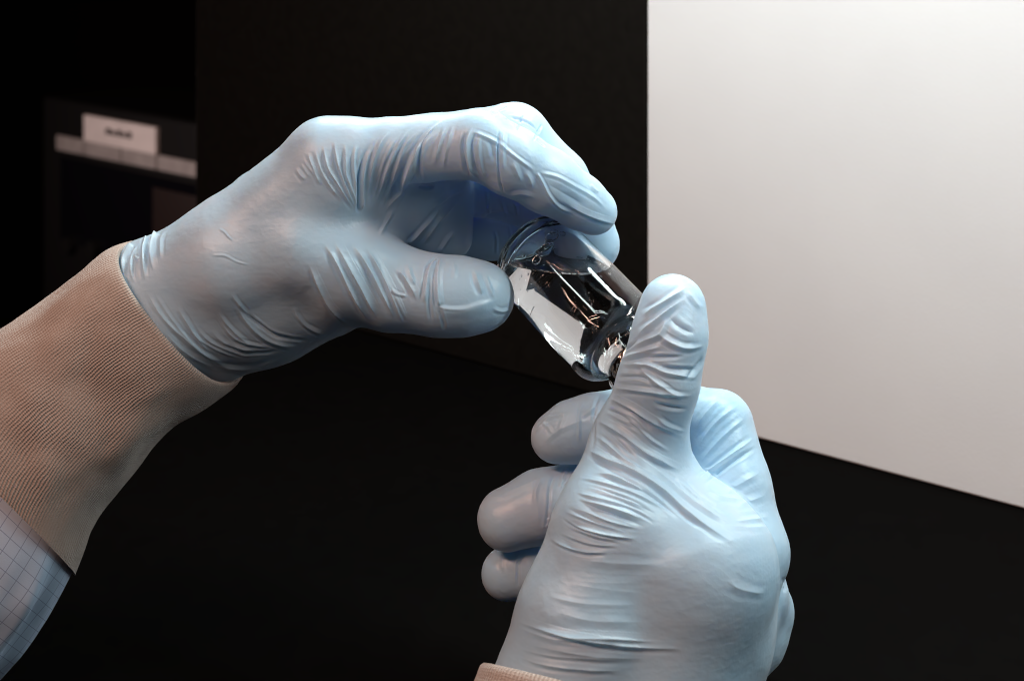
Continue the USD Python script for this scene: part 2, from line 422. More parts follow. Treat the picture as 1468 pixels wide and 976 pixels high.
# folds of the thin gloves: (path as seen, half width, height, kind, taper); paths in picture pixels, drawn out on the glove's surface
LF = [
    ([(441, 218), (451, 246), (461, 268)], 3.2, 2.2), ([(452, 213), (459, 240), (474, 268), (492, 288)], 2.8, 2.2),
    ([(464, 206), (468, 235), (485, 266), (509, 303)], 2.8, 3.4, 'lap'), ([(479, 200), (482, 225), (492, 259), (511, 302)], 2.8, 3.6, 'lap'),
    ([(495, 205), (495, 242), (505, 276), (512, 300)], 2.8, 3.4, 'lap'), ([(513, 203), (507, 235), (510, 269), (513, 296)], 2.6, 2.6),
    ([(533, 203), (518, 235), (514, 269), (514, 306)], 3.2, 4.2, 'crease', (0.5, 0.1)), ([(538, 206), (524, 236), (519, 269), (519, 303)], 3.0, 2.6, 'ridge', (0.5, 0.1)),
    ([(563, 186), (543, 211), (533, 242), (526, 290)], 3.4, 2.3), ([(592, 182), (570, 211), (553, 249), (535, 303)], 3.4, 3.0),
    ([(577, 190), (556, 220), (542, 262), (530, 300)], 2.6, 1.8), ([(604, 186), (582, 208), (569, 242), (546, 303)], 3.0, 2.4), 
    ([(640, 170), (615, 191), (596, 220), (583, 248), (551, 306)], 4.4, 6.5, 'lap', (0.4, 0.25)), ([(630, 182), (604, 210), (600, 240), (609, 268)], 3.4, 4.0, 'crease'),
    ([(640, 181), (630, 205), (623, 238)], 3.2, 2.2), ([(652, 178), (642, 205), (636, 244)], 3.0, 1.6), ([(600, 262), (612, 268), (625, 262)], 3.0, 3.0, 'crease'),
    # index
    ([(679, 182), (670, 208), (673, 235), (686, 259)], 3.0, 4.2), ([(667, 186), (663, 210), (666, 235), (676, 258)], 2.6, 3.4, 'crease'), ([(686, 184), (677, 210), (680, 235), (694, 262)], 2.4, 3.0, 'crease'),
    ([(692, 188), (686, 212), (690, 240), (702, 264)], 2.6, 1.8), ([(716, 186), (714, 222), (716, 256), (724, 282)], 1.8, 3.0, 'crease', (0.2, 0.2)), ([(722, 186), (721, 222), (723, 250)], 3.4, 1.5),
    ([(676, 189), (713, 205), (735, 222), (769, 247)], 3.0, 1.6, 'ridge', (0.1, 0.2)), ([(769, 247), (777, 260), (788, 281), (803, 297), (828, 306)], 2.6, 2.6, 'ridge', (0.1, 0.3)),
    ([(772, 248), (793, 252), (827, 269), (853, 285), (872, 304)], 2.6, 1.4, 'ridge', (0.15, 0.3)), ([(806, 288), (844, 309), (886, 322)], 3.2, 2.2, 'lap'),
    ([(782, 262), (806, 276), (840, 296)], 6.0, -1.2), ([(735, 232), (742, 248), (748, 262)], 4.0, 1.8), ([(752, 246), (760, 258), (764, 272)], 4.0, 1.8), ([(700, 200), (706, 216), (708, 232)], 4.0, -1.6),
    ([(728, 284), (745, 278), (770, 286)], 3.0, 1.4),
    # middle
    ([(703, 165), (716, 156), (731, 149)], 2.6, -2.6), ([(750, 164), (745, 178), (741, 190)], 2.0, 2.6, 'crease'), ([(778, 176), (771, 190), (764, 204)], 2.2, 2.2, 'crease'), ([(715, 170), (735, 170), (756, 176), (772, 192)], 2.2, 1.6, 'crease'),
    ([(766, 196), (774, 204), (783, 213)], 2.0, 2.0, 'crease'), ([(846, 262), (852, 272), (860, 276)], 2.4, 1.4),
    # the palm inside
    ([(632, 300), (606, 328), (578, 356)], 3.4, 2.6, 'lap'), ([(664, 282), (630, 316), (604, 356)], 3.6, 2.4), ([(670, 270), (645, 280), (622, 300)], 3.0, 2.0), ([(655, 330), (640, 345), (630, 366)], 3.0, 1.8),
    ([(565, 300), (552, 322), (544, 340)], 3.0, 2.0),
    ([(697, 268), (700, 290), (702, 312)], 2.2, 2.4), ([(716, 280), (722, 298), (728, 314)], 2.2, 2.2), ([(735, 288), (741, 300), (742, 312)], 2.0, 2.0), ([(690, 318), (710, 306), (738, 308)], 2.8, 2.4, 'crease'), ([(706, 326), (712, 345), (712, 368)], 2.2, 2.0), ([(728, 320), (733, 345), (732, 368)], 2.2, 1.6),
    # thumb and its ball
    ([(442, 378), (456, 409), (471, 437), (500, 466)], 3.4, 3.6, 'lap'), ([(463, 347), (487, 386), (501, 415), (530, 462)], 4.4, 4.2, 'lap'), ([(479, 345), (499, 382), (518, 415), (544, 462)], 4.2, 4.2, 'lap'),
    ([(504, 347), (526, 382), (545, 415), (566, 460)], 4.2, 3.8, 'lap'), ([(522, 351), (540, 382), (556, 411), (578, 465)], 4.0, 4.0, 'lap'), ([(524, 380), (538, 405), (552, 440)], 2.8, 1.8), ([(555, 405), (566, 430), (582, 464)], 2.2, 2.4, 'crease'),
    ([(566, 384), (576, 394), (588, 412), (598, 432)], 4.0, 3.0, 'lap'), ([(584, 378), (588, 394), (596, 410)], 3.6, 2.4), ([(560, 414), (572, 422), (584, 424)], 2.6, 1.8), 
    ([(632, 369), (615, 386), (610, 412), (607, 436)], 3.0, 4.0, 'lap', (0.15, 0.2)), ([(632, 369), (626, 402), (630, 440)], 3.2, 3.6, 'lap', (0.15, 0.1)), ([(619, 388), (615, 428), (621, 468)], 3.2, 2.6, 'crease'), ([(629, 440), (634, 456), (638, 474)], 3.0, 2.0, 'crease'),
    ([(712, 429), (690, 433), (657, 441), (628, 438)], 6.0, 2.6, 'step', (0.3, 0.1)), ([(628, 439), (650, 442), (672, 439)], 2.6, 0.9, 'ridge', (0.1, 0.4)), ([(678, 384), (684, 404), (692, 424)], 3.4, 2.6, 'lap'), ([(694, 392), (702, 412), (708, 430)], 3.0, 1.6), ([(648, 374), (652, 388), (650, 402)], 3.6, 1.2), ([(705, 440), (720, 446), (733, 440)], 3.0, 1.6),
    # wrist
    ([(224, 333), (216, 357), (221, 390)], 3.4, 4.2, 'lap', (0.05, 0.6)), ([(211, 339), (206, 369), (209, 405)], 3.2, 4.2, 'ridge', (0.05, 0.6)), ([(190, 350), (177, 374), (184, 412)], 3.2, 4.0, 'ridge', (0.05, 0.6)), ([(198, 352), (188, 378), (194, 408)], 2.6, 2.8, 'ridge', (0.2, 0.5)),
    ([(240, 328), (230, 346), (230, 372)], 2.8, 1.8), ([(165, 372), (172, 390), (182, 415), (202, 446)], 2.8, 2.4), ([(200, 360), (194, 368), (204, 372)], 2.0, 1.8),
    ([(312, 328), (322, 333), (327, 339), (336, 346)], 1.8, 0.7), ([(300, 366), (318, 366), (342, 376), (360, 380)], 1.8, 0.7), 
    ([(211, 418), (236, 458), (266, 486), (300, 512)], 3.4, 2.0), ([(253, 438), (278, 477), (304, 512)], 3.0, 1.8), ([(222, 420), (256, 470), (300, 512), (335, 530)], 2.6, 1.5),
    ([(345, 434), (366, 460), (400, 482), (444, 488)], 3.0, 3.2, 'crease'), ([(338, 436), (356, 464), (390, 490), (430, 498)], 3.4, 2.2), ([(322, 492), (356, 506), (402, 502)], 2.6, 2.2, 'crease'), ([(312, 446), (334, 474), (362, 496)], 3.0, 1.4), ([(330, 420), (352, 446), (380, 468)], 3.0, 1.4), ([(420, 440), (440, 468), (470, 480)], 3.0, 1.6), ([(300, 520), (350, 528), (400, 514)], 3.0, 2.0),
    *fan([(232, 470), (270, 508), (330, 536)], [(300, 440), (340, 490), (420, 500)], 6, 3.0, 1.3, 2),
    *fan([(420, 236), (430, 250), (444, 266)], [(446, 222), (456, 244), (470, 262)], 4, 2.6, 1.3, 1),
]
RF = [
    # thumb
    ([(918, 454), (946, 437), (987, 410)], 4.6, 4.0), ([(911, 482), (944, 456), (980, 427)], 4.4, 3.8), ([(903, 500), (926, 488), (946, 478), (954, 452)], 4.2, 3.2), ([(958, 452), (974, 468), (998, 478)], 5.2, 2.8, 'crease'),
    ([(986, 416), (996, 432), (1006, 444)], 4.4, 1.8), ([(940, 474), (960, 490), (986, 499), (1011, 494)], 4.2, 2.8), ([(888, 516), (922, 504), (950, 496)], 3.6, 3.6), ([(894, 520), (930, 512), (966, 512), (985, 508)], 3.4, 3.4, 'crease'),
    ([(884, 522), (924, 523), (958, 535), (1005, 541)], 4.0, 4.0), ([(945, 525), (975, 529), (1002, 530)], 3.6, 3.4, 'crease'), ([(912, 520), (940, 548), (984, 572)], 3.6, 3.0), ([(877, 556), (920, 560), (958, 565), (994, 568)], 3.8, 3.6), ([(884, 541), (910, 540), (938, 548)], 3.4, 2.8, 'crease'), ([(885, 505), (900, 498), (914, 486)], 3.0, 2.2, 'crease'),
    ([(980, 545), (996, 530), (1008, 510)], 3.4, 3.0, 'crease'), ([(935, 575), (960, 584), (988, 586)], 3.4, 2.8, 'crease'),
    ([(871, 570), (900, 583), (938, 606), (980, 627)], 3.8, 3.8, 'lap'), ([(866, 585), (890, 596), (912, 612), (930, 624)], 3.0, 2.8, 'crease'), ([(854, 602), (889, 621), (929, 652), (980, 676)], 4.0, 4.4, 'lap'), ([(876, 596), (905, 606), (936, 632), (962, 648)], 3.0, 2.6), ([(900, 588), (918, 600), (934, 618)], 3.0, 2.4, 'crease'),
    ([(862, 612), (888, 634), (915, 660)], 3.4, 2.6, 'crease'), ([(850, 622), (870, 636), (900, 662), (930, 680)], 3.2, 2.6), ([(940, 596), (962, 612), (984, 618)], 3.2, 2.4),
    ([(842, 643), (866, 658), (900, 672), (931, 690), (999, 745), (1060, 781)], 4.2, 5.0, 'lap', (0.1, 0.4)), ([(840, 655), (880, 676), (930, 708), (980, 748)], 3.6, 3.0, 'crease'), ([(930, 662), (960, 690), (1005, 726), (1050, 752)], 4.0, 2.6), ([(962, 676), (990, 706), (1030, 736)], 4.0, 2.2),
    *fan([(824, 676), (862, 680), (905, 694), (965, 730)], [(784, 762), (815, 782), (850, 792), (905, 790)], 11, 3.4, 3.0, 1.6, 'lap'),
    *fan([(830, 690), (870, 700), (910, 715), (960, 750)], [(800, 735), (832, 755), (870, 768), (920, 775)], 5, 2.4, 2.2, 2.0, 'crease'),
    # web, index
    ([(1083, 626), (1040, 657), (996, 690)], 3.8, 3.4, 'lap'), ([(1086, 640), (1048, 664), (1008, 696)], 3.2, 2.6, 'crease'), ([(1072, 596), (1040, 622), (1004, 664)], 4.0, 1.8), ([(1060, 580), (1028, 604), (1002, 640)], 4.0, 1.8), ([(1040, 566), (1014, 590), (998, 615)], 4.0, 1.6),
    ([(1010, 700), (1035, 712), (1070, 716)], 4.0, 1.6),
    *fan([(1096, 680), (1060, 700), (1020, 722)], [(1120, 760), (1085, 760), (1045, 756)], 4, 4.5, 1.4, 2),
    # back of the hand and wrist
    *fan([(800, 800), (880, 812), (980, 812)], [(770, 870), (860, 888), (960, 890)], 5, 5.0, 0.8, 3),
    *fan([(728, 884), (800, 906), (900, 916), (990, 920)], [(716, 930), (790, 952), (880, 962), (960, 966)], 5, 4.2, 2.2, 3, 'lap'),
    ([(736, 888), (820, 914), (900, 926), (985, 930)], 4.4, 3.4, 'lap'),
    ([(1040, 830), (1068, 846), (1100, 850)], 7.0, 1.6), ([(1120, 826), (1126, 838), (1124, 850)], 5.0, -2.5),
    # fingertips
    ([(862, 562), (852, 590), (850, 630), (846, 656)], 3.0, 2.4, 'crease'), ([(838, 572), (830, 600), (830, 640)], 3.0, 1.8), ([(812, 585), (806, 604), (800, 622)], 3.0, 1.4), ([(776, 606), (786, 612), (792, 624)], 3.0, 1.2),
    ([(800, 672), (788, 700), (786, 740), (780, 772)], 3.2, 2.2, 'crease'), ([(780, 682), (768, 706), (766, 728)], 3.4, 1.2), ([(700, 716), (712, 712), (726, 716)], 3.0, 0.8), ([(815, 668), (806, 690), (804, 706)], 3.0, 2.0),
    ([(752, 790), (742, 812), (744, 846)], 3.0, 2.0, 'crease'), ([(726, 796), (720, 808), (722, 820)], 3.0, 0.8),
    ([(772, 604), (790, 598), (815, 592)], 3.2, 2.0), ([(766, 622), (780, 606), (796, 592)], 3.0, 2.0), ([(775, 640), (810, 612), (850, 600)], 5.0, 1.0), ([(700, 720), (740, 700), (790, 680)], 6.0, 1.2), ([(830, 600), (845, 590), (860, 576)], 3.4, 1.6), ([(760, 690), (770, 720), (772, 760)], 5.0, 0.8),
]
import os
if os.environ.get("PREV"):
    LF = RF = None
lv, lf = glove_mesh(LEFT, LF, 11, 0.0018 if LF is None else 0.0010, 1.35)
rv, rf = glove_mesh(RIGHT, RF, 23, 0.0018 if LF is None else 0.0010, 1.15)
# ==== preview cut


# ------------------------------------------------------------------ the vial, held neck down and a little towards the camera
_img = at(850, 454, 0) - at(782, 381, 0); _img /= np.linalg.norm(_img)
_ray = at(800, 420, 0) / np.linalg.norm(at(800, 420, 0))
TILT = math.radians(40)
VA = _img * math.cos(TILT) - _ray * math.sin(TILT); VA /= np.linalg.norm(VA)
VB = at(764, 361, 90) - VA * 0.003                        # the middle of its base
VX = np.cross(VA, [0, 0, 1.0]); VX /= np.linalg.norm(VX)
VT = np.eye(4); VT[:3, 0], VT[:3, 1], VT[:3, 2], VT[:3, 3] = VX, np.cross(VA, VX), VA, VB


def arc(cx, cy, r, a0, a1, n=8):
    return [(cx + r * math.cos(math.radians(a)), cy + r * math.sin(math.radians(a))) for a in np.linspace(a0, a1, n)]


def lathe(profile, sections=128):
    """a closed outline of (radius, height) in millimetres turned into a solid in the vial's frame"""
    m = manifold3d.Manifold.revolve(manifold3d.CrossSection([np.array(profile, float) / 1000], manifold3d.FillRule.NonZero), sections)
    return m


def placed(m):
    q = m.to_mesh()
    t = trimesh.Trimesh(q.vert_properties[:, :3].astype(float), q.tri_verts, process=True)
    t.apply_transform(VT)
    return t


LG = 3.0
OUT = [(0, 2.2), (4, 1.9), (7, 0.9), (8.6, 0.15)] + arc(9.6, 7.4, 7.4, -90, 0, 14) + arc(10.6, 45.6 + LG, 6.4, 0, 66, 10) + arc(14.2, 54.6 + LG, 4.4, 240, 180, 6) + [(9.8, 58.8 + LG), (10.2, 59.6 + LG)] + arc(10.2, 60.8 + LG, 0.8, -60, 0, 4) + arc(10.2, 67.0 + LG, 0.8, 0, 90, 4)
INN = [(8.0, 67.8 + LG), (8.0, 54.2 + LG)] + arc(11.4, 53.8 + LG, 3.2, 180, 240, 5) + arc(9.6, 44.4 + LG, 5.7, 66, 0, 10) + arc(8.3, 10.4, 7.0, 0, -90, 14) + [(5, 3.7), (0, 4.6)]
CAV = [(0, 4.55), (5, 3.65)] + arc(8.3, 10.4, 7.05, -90, 0, 14) + arc(9.6, 44.4 + LG, 5.75, 0, 66, 10) + arc(11.4, 53.8 + LG, 3.15, 240, 180, 5) + [(8.05, 58.95 + LG), (0, 58.95 + LG)]
vial = lathe(OUT + INN)
LEVEL = 405                                              # where the liquid's surface shows
zl = at(830, LEVEL, -45)[2]


def liquid_body(h=0.00040):
    """the liquid fills the lower end of the cavity and climbs its wall a little where it stops"""
    from shapely import Polygon, contains_xy, distance, points
    poly = Polygon(np.array(CAV) / 1000).union(Polygon([(-x / 1000, y / 1000) for x, y in CAV])).buffer(0.00006)
    r, z = np.meshgrid(np.arange(0, 0.0195, 0.0002), np.arange(-0.001, 0.065, 0.0002), indexing='ij')
    d = distance(poly.exterior, points(r, z)) * np.where(contains_xy(poly, r, z), -1, 1)
    c = VB + VA * 0.030
    lo = c - 0.038; n = int(0.076 / h)
    g = [lo[k] + np.arange(n) * h for k in range(3)]
    X = np.stack(np.meshgrid(*g, indexing='ij'), -1) - VB
    zz = X @ VA; rr = np.sqrt(np.maximum((X * X).sum(-1) - zz * zz, 0))
    dc = ndimage.map_coordinates(d, [rr / 0.0002, (zz + 0.001) / 0.0002], order=1, mode='nearest')
    dc = np.where((zz < -0.0009) | (zz > 0.0665), 0.002, dc)
    top = (X[..., 2] + VB[2]) - zl - 0.0021 * np.exp(np.minimum(dc, 0) / 0.0015)
    v, f = surface_nets(np.maximum(dc, top * 0.8), lo, h)
    return taubin(v, f, 10), f


def liquid_bubbles():
    out = []
    rg = np.random.default_rng(8)
    def put(p, r):
        s_ = trimesh.creation.icosphere(2, r); s_.apply_translation(p); out.append(s_)
    for k in range(26):                                     # against the glass under the surface
        a = rg.uniform(0, 2 * np.pi); z_ = rg.uniform(0.012, 0.044); r = rg.uniform(0.00012, 0.00034)
        p = VB + VA * z_ + (VT[:3, 0] * math.cos(a) + VT[:3, 1] * math.sin(a)) * (0.0152 - r)
        if p[2] < zl - 0.002:
            put(p, r)
    for k in range(14):                                     # rafts at the surface
        a = rg.normal(3.6, 0.5); z_ = 0.0; r = rg.uniform(0.0003, 0.0008)
        for z_ in np.linspace(0.005, 0.050, 90):
            p = VB + VA * z_ + (VT[:3, 0] * math.cos(a) + VT[:3, 1] * math.sin(a)) * (0.0148 - r)
            if abs(p[2] - (zl - r * 0.6)) < 0.0005:
                put(p, r); break
    return trimesh.util.concatenate(out)


M_glass = mat('clear_glass', {'p': ('principled_bsdf', {'base_color': (0.985, 0.995, 1.0), 'roughness': 0.0, 'ior': 1.5, 'transmission_weight': 1.0})})
M_liquid = mat('clear_liquid', {'p': ('principled_bsdf', {'base_color': (0.99, 0.995, 1.0), 'roughness': 0.0, 'ior': 1.34, 'transmission_weight': 1.0})})
M_alu = mat('crimp_aluminium', {'t': ('geometry', {}), 'n': ('noise_texture', {'scale': 420.0, 'detail': 2.0}), 'b': ('bump', {'strength': 0.9, 'distance': 0.0006}),
                                'p': ('principled_bsdf', {'base_color': (0.78, 0.74, 0.70), 'metallic': 1.0, 'roughness': 0.14})},
            [('t.position', 'n.vector'), ('n.fac', 'b.height'), ('b.normal', 'p.normal')])
M_rubber = mat('grey_rubber', {'p': ('principled_bsdf', {'base_color': (0.42, 0.36, 0.33), 'roughness': 0.35})})
vt = thing('glass_vial', 'clear glass serum vial held upside down between the gloved hands', 'vial')
obj('glass_body', placed(vial), M_glass, vt, 35)
obj('stopper', placed(lathe([(0, 59 + LG), (7.4, 59 + LG), (7.98, 59.6 + LG), (7.98, 67.85 + LG), (10.6, 67.85 + LG), (10.6, 70.2 + LG), (0, 70.2 + LG)], 64)), M_rubber, vt, 35)
obj('crimp_cap', placed(lathe([(10.3, 59.0 + LG), (11.2, 58.8 + LG), (11.65, 59.4 + LG), (11.65, 70.4 + LG), (11.0, 71.1 + LG), (5.2, 71.1 + LG), (5.2, 70.3 + LG), (11.2, 70.3 + LG), (11.2, 59.7 + LG), (10.3, 59.5 + LG)], 96)), M_alu, vt, 35)


def droplets():
    # beads and a streak of liquid left on the inside of the glass above the surface
    front = -_ray - VA * (-_ray @ VA); front /= np.linalg.norm(front)
    side = np.cross(VA, front)
    out = []
    for z_, deg, r, st in ((9.0, -38, 1.3, 1.0), (10.5, -30, 1.9, 1.3), (12.2, -22, 1.5, 1.0), (13.5, -13, 2.0, 1.5), (12.6, -4, 1.2, 1.0), (14.2, 4, 1.5, 1.2), (11.0, -46, 1.1, 1.0), (9.6, 12, 0.5, 1.0), (15.0, 24, 0.45, 1.0), (13.0, 32, 0.35, 1.0), (18.0, 40, 0.4, 1.0)):
        a = math.radians(deg)
        nrm = front * math.cos(a) + side * math.sin(a)
        m = manifold3d.Manifold.sphere(r / 1000, 40).to_mesh()
        v = m.vert_properties[:, :3].astype(float)
        loc = np.stack([v[:, 0] * st, v[:, 1], v[:, 2] * 0.55], 1)
        tang = np.cross(VA, nrm)
        P = VB + VA * (z_ + LG) / 1000 + nrm * 0.01522 + loc[:, :1] * tang + loc[:, 1:2] * VA + loc[:, 2:3] * nrm
        q = P - VB; zz = q @ VA; rad = q - np.outer(zz, VA); rr = np.linalg.norm(rad, axis=1)         # none reaches through the glass
        lim = np.minimum(rr, 0.01545)
        out.append(trimesh.Trimesh(VB + np.outer(zz, VA) + rad / rr[:, None] * lim[:, None], m.tri_verts, process=False))
    return trimesh.util.concatenate(out)


M_bubble = mat('air_bubble', {'p': ('glass_bsdf', {'color': (1, 1, 1), 'roughness': 0.0, 'IOR': 0.746})}, surface='p.BSDF')
lq = thing('liquid', 'clear liquid pooled in the neck half of the tilted vial', 'liquid')
obj('liquid_body', liquid_body(), M_liquid, lq, True)
tag(obj('bubbles', liquid_bubbles(), M_bubble, lq, True), kind='stuff')
obj('droplets', droplets(), M_liquid, lq, True)


# ------------------------------------------------------------------ sleeves
def loft(rings, nu, nv, dz, b, thick, bulge, rim=True):
    """a sleeve through rings given by the two pixels where it shows its edges; returns the mesh and its uv (around, along) in metres"""
    rings = np.array(rings, float)
    t = np.linspace(0, len(rings) - 1, nv)
    from scipy.interpolate import CubicSpline
    cs = CubicSpline(np.arange(len(rings)), rings)(t)
    dzs, bs, bu = (np.interp(t, np.linspace(0, len(rings) - 1, len(x)), x) for x in (dz, b, bulge))
    th = np.linspace(0, 2 * np.pi, nu + 1)
    V, UV = [], []
    along = 0
    mids = (cs[:, :2] + cs[:, 2:]) / 2
    for i in range(nv):
        Lp, Rp = cs[i, :2], cs[i, 2:]
        ax = mids[min(i + 1, nv - 1)] - mids[max(i - 1, 0)]; ax = ax / np.linalg.norm(ax)
        c, s_ = np.cos(th), np.sin(th)
        c, s_ = np.sign(c) * np.abs(c) ** 0.80, np.sign(s_) * np.abs(s_) ** 0.80
        px = (Lp + Rp)[None] / 2 + (Lp - Rp)[None] / 2 * c[:, None] + ax[None] * (bu[i] * s_)[:, None]
        dd = dzs[i] - bs[i] * s_
        P = np.array([at(px[k, 0], px[k, 1], dd[k]) for k in range(nu + 1)])
        if i:
            along += np.linalg.norm(P.mean(0) - V[-1].mean(0))
        d = np.r_[0, np.cumsum(np.linalg.norm(np.diff(P, axis=0), axis=1))]
        V.append(P); UV.append(np.stack([d / d[-1] * 0.24, np.full(nu + 1, along)], 1))
    V = np.array(V)
    return V, np.array(UV)


def loft_mesh(V, UV, thick, lip=0.0):
    """closes the sheet V with an inner sheet; lip rounds the first ring over"""
    nv, nu1, _ = V.shape
    du = np.gradient(V, axis=1); dv = np.gradient(V, axis=0)
    n = np.cross(du, dv); n /= np.linalg.norm(n, axis=2, keepdims=True) + 1e-12
    c = V.mean(1, keepdims=True)
    n *= np.sign(((V - c) * n).sum(2, keepdims=True).mean())
    rows, uvs = [], []
    axis = (V[0].mean(0) - V[1].mean(0)); axis /= np.linalg.norm(axis)
    for i in range(min(nv, 6) - 1, -1, -1):                   # the inside, then the rounded lip
        rows.append(V[i] - n[i] * thick); uvs.append(UV[i])
    for a in np.linspace(-60, 60, 5):
        a = math.radians(a)
        rows.append(V[0] - n[0] * thick / 2 + n[0] * thick / 2 * math.sin(a) + axis * thick / 2 * math.cos(a)); uvs.append(UV[0] - [0, thick * 0.5 * math.cos(a)])
    for i in range(nv):
        rows.append(V[i]); uvs.append(UV[i])
    P, U = np.array(rows), np.array(uvs)
    m, k = P.shape[:2]
    idx = np.arange(m * k).reshape(m, k)
    q = np.stack([idx[:-1, :-1], idx[:-1, 1:], idx[1:, 1:], idx[1:, :-1]], -1).reshape(-1, 4)
    p, u = P.reshape(-1, 3), U.reshape(-1, 2)
    f = np.vstack([q[:, [0, 1, 2]], q[:, [0, 2, 3]]])
    nn = normals(p, f)
    cc = np.repeat(P.mean(1)[:, None], k, 1).reshape(-1, 3)
    if ((p - cc) * nn).sum(1)[-nv * k:].mean() < 0:
        f = f[:, ::-1]
    return p, f, u


CUFF_L = [(174, 351, 336, 552), (140, 366, 308, 575), (100, 395, 262, 605), (50, 432, 222, 643), (0, 468, 186, 687), (-50, 505, 155, 725), (-95, 545, 130, 770), (-130, 590, 108, 824)]
CUFF_R = [(686, 958, 1075, 1060), (674, 985, 1070, 1085), (660, 1015, 1060, 1105), (640, 1090, 1050, 1190)]
SLEEVE = [(-88, 560, 112, 790), (-125, 610, 104, 826), (-200, 720, 50, 905), (-250, 800, 0, 962), (-310, 880, -50, 1015)]

M_knit = mat('knit', {'uv': ('texture_coordinate', {}), 's': ('separate_xyz', {}), 'nd': ('noise_texture', {'scale': 160.0, 'detail': 3.0}), 'nm': ('vector_math', {'math_type': 'multiply_add', 'vector2': (0.0017, 0.0017, 0.0)}),
                      'w1': ('math', {'math_type': 'multiply', 'value2': 2 * math.pi / 0.00126}), 'c1': ('math', {'math_type': 'cosine'}),
                      'w2': ('math', {'math_type': 'multiply', 'value2': 2 * math.pi / 0.00098}), 'c2': ('math', {'math_type': 'cosine'}),
                      'm': ('math', {'math_type': 'multiply_add', 'value2': 0.24}), 'g': ('geometry', {}), 'n': ('noise_texture', {'scale': 2500.0, 'detail': 2.0}),
                      'mr': ('map_range', {'from_min': 0.32, 'from_max': 0.68, 'to_min': 0.25, 'to_max': 1.15}), 'ma': ('math', {'math_type': 'multiply'}), 'm2': ('math', {'math_type': 'multiply_add', 'value2': 1.6}),
                      'b': ('bump', {'strength': 0.5, 'distance': 0.0004}), 'n2': ('noise_texture', {'scale': 55.0, 'detail': 4.0}),
                      'r': ('rgb_ramp', {'ramp': [(0.0, (0.27, 0.195, 0.165)), (0.45, (0.43, 0.335, 0.295)), (1.0, (0.54, 0.435, 0.39))]}),
                      'hr': ('map_range', {'value': 0.5, 'from_min': -0.9, 'from_max': 2.2, 'to_min': 0.0, 'to_max': 1.0}),
                      'p': ('principled_bsdf', {'roughness': 0.9, 'specular_ior_level': 0.15, 'sheen_weight': 0.4, 'sheen_roughness': 0.5})},
             [('g.position', 'nd.vector'), ('nd.color', 'nm.vector1'), ('uv.UV', 'nm.vector3'), ('nm.vector', 's.vector'), ('s.x', 'w1.value1'), ('w1.value', 'c1.value1'), ('s.y', 'w2.value1'), ('w2.value', 'c2.value1'),
              ('c2.value', 'm.value1'), ('c1.value', 'm.value3'), ('g.position', 'n.vector'), ('n.fac', 'm2.value1'), ('g.position', 'n2.vector'), ('n2.fac', 'mr.value'), ('m.value', 'ma.value1'), ('mr.result', 'ma.value2'), ('ma.value', 'm2.value3'),
              ('m2.value', 'b.height'), ('m2.value', 'hr.value'), ('hr.result', 'r.fac'), ('r.color', 'p.base_color'), ('b.normal', 'p.normal')])
def stripe(nm):
    return {nm + 'a': ('math', {'math_type': 'multiply', 'value2': 1 / 0.0053}), nm + 'f': ('math', {'math_type': 'fraction'}),
            nm + 's': ('math', {'math_type': 'subtract', 'value2': 0.5}), nm + 'b': ('math', {'math_type': 'absolute'}), nm + 'l': ('math', {'math_type': 'less_than', 'value2': 0.028})}
def stripe_links(nm, src):
    return [(src, nm + 'a.value1'), (nm + 'a.value', nm + 'f.value1'), (nm + 'f.value', nm + 's.value1'), (nm + 's.value', nm + 'b.value1'), (nm + 'b.value', nm + 'l.value1')]
M_shirt = mat('check_shirt', {'uv': ('texture_coordinate', {}), 's': ('separate_xyz', {}), **stripe('h'), **stripe('v'), 'mx': ('math', {'math_type': 'maximum'}),
                              'c': ('mix_color', {'a': (0.60, 0.75, 0.98), 'b': (0.34, 0.44, 0.66)}), 'g': ('geometry', {}), 'n': ('noise_texture', {'scale': 3000.0, 'detail': 1.0}),
                              'b': ('bump', {'strength': 0.2, 'distance': 0.0003}), 'p': ('principled_bsdf', {'roughness': 0.85, 'specular_ior_level': 0.2})},
              [('uv.UV', 's.vector')] + stripe_links('h', 's.x') + stripe_links('v', 's.y') + [('hl.value', 'mx.value1'), ('vl.value', 'mx.value2'), ('mx.value', 'c.fac'), ('c.result', 'p.base_color'), ('g.position', 'n.vector'), ('n.fac', 'b.height'), ('b.normal', 'p.normal')])

person = thing('person', 'person in pale blue gloves holding up a small glass vial with both hands', 'person')
tag(obj('glove', (lv, lf), M_glove, person, True), 'pale blue glove pinching the base of the vial')
tag(obj('glove', (rv, rf), M_glove, person, True), 'pale blue glove with its thumb on the cap of the vial')
V, U = loft(CUFF_L, 160, 70, (55, 40), (100, 118), 0, (42, 42, 25, 5, -5))
_c = V.mean(1, keepdims=True); _o = V - _c; _o /= np.linalg.norm(_o, axis=2, keepdims=True)
_a, _l = np.meshgrid(np.linspace(0, 1, V.shape[1]), np.linspace(0, 1, V.shape[0]))
_w = meshkit.fbm(np.stack([np.cos(_a * 2 * np.pi) * 1.5, np.sin(_a * 2 * np.pi) * 1.5, _l * 2.5], -1) + 9.0, 3, 2) - 0.5
V = V + _o * (0.0050 * _w * np.clip(_l * 4, 0.1, 1))[..., None]
p, f, u = loft_mesh(V, U, 0.0034)
tag(obj('knit_cuff', (p, f), M_knit, person, True, u), 'tan ribbed knit cuff on the forearm at the left')
V, U = loft(CUFF_R, 160, 30, (-215, -250), (140, 140), 0, (0, 0))
p, f, u = loft_mesh(V, U, 0.0050)
tag(obj('knit_cuff', (p, f), M_knit, person, True, u), 'edge of a tan knit cuff at the bottom of the picture')
V, U = loft(SLEEVE, 200, 90, (40, 40), (106, 125), 0, (0, 0))
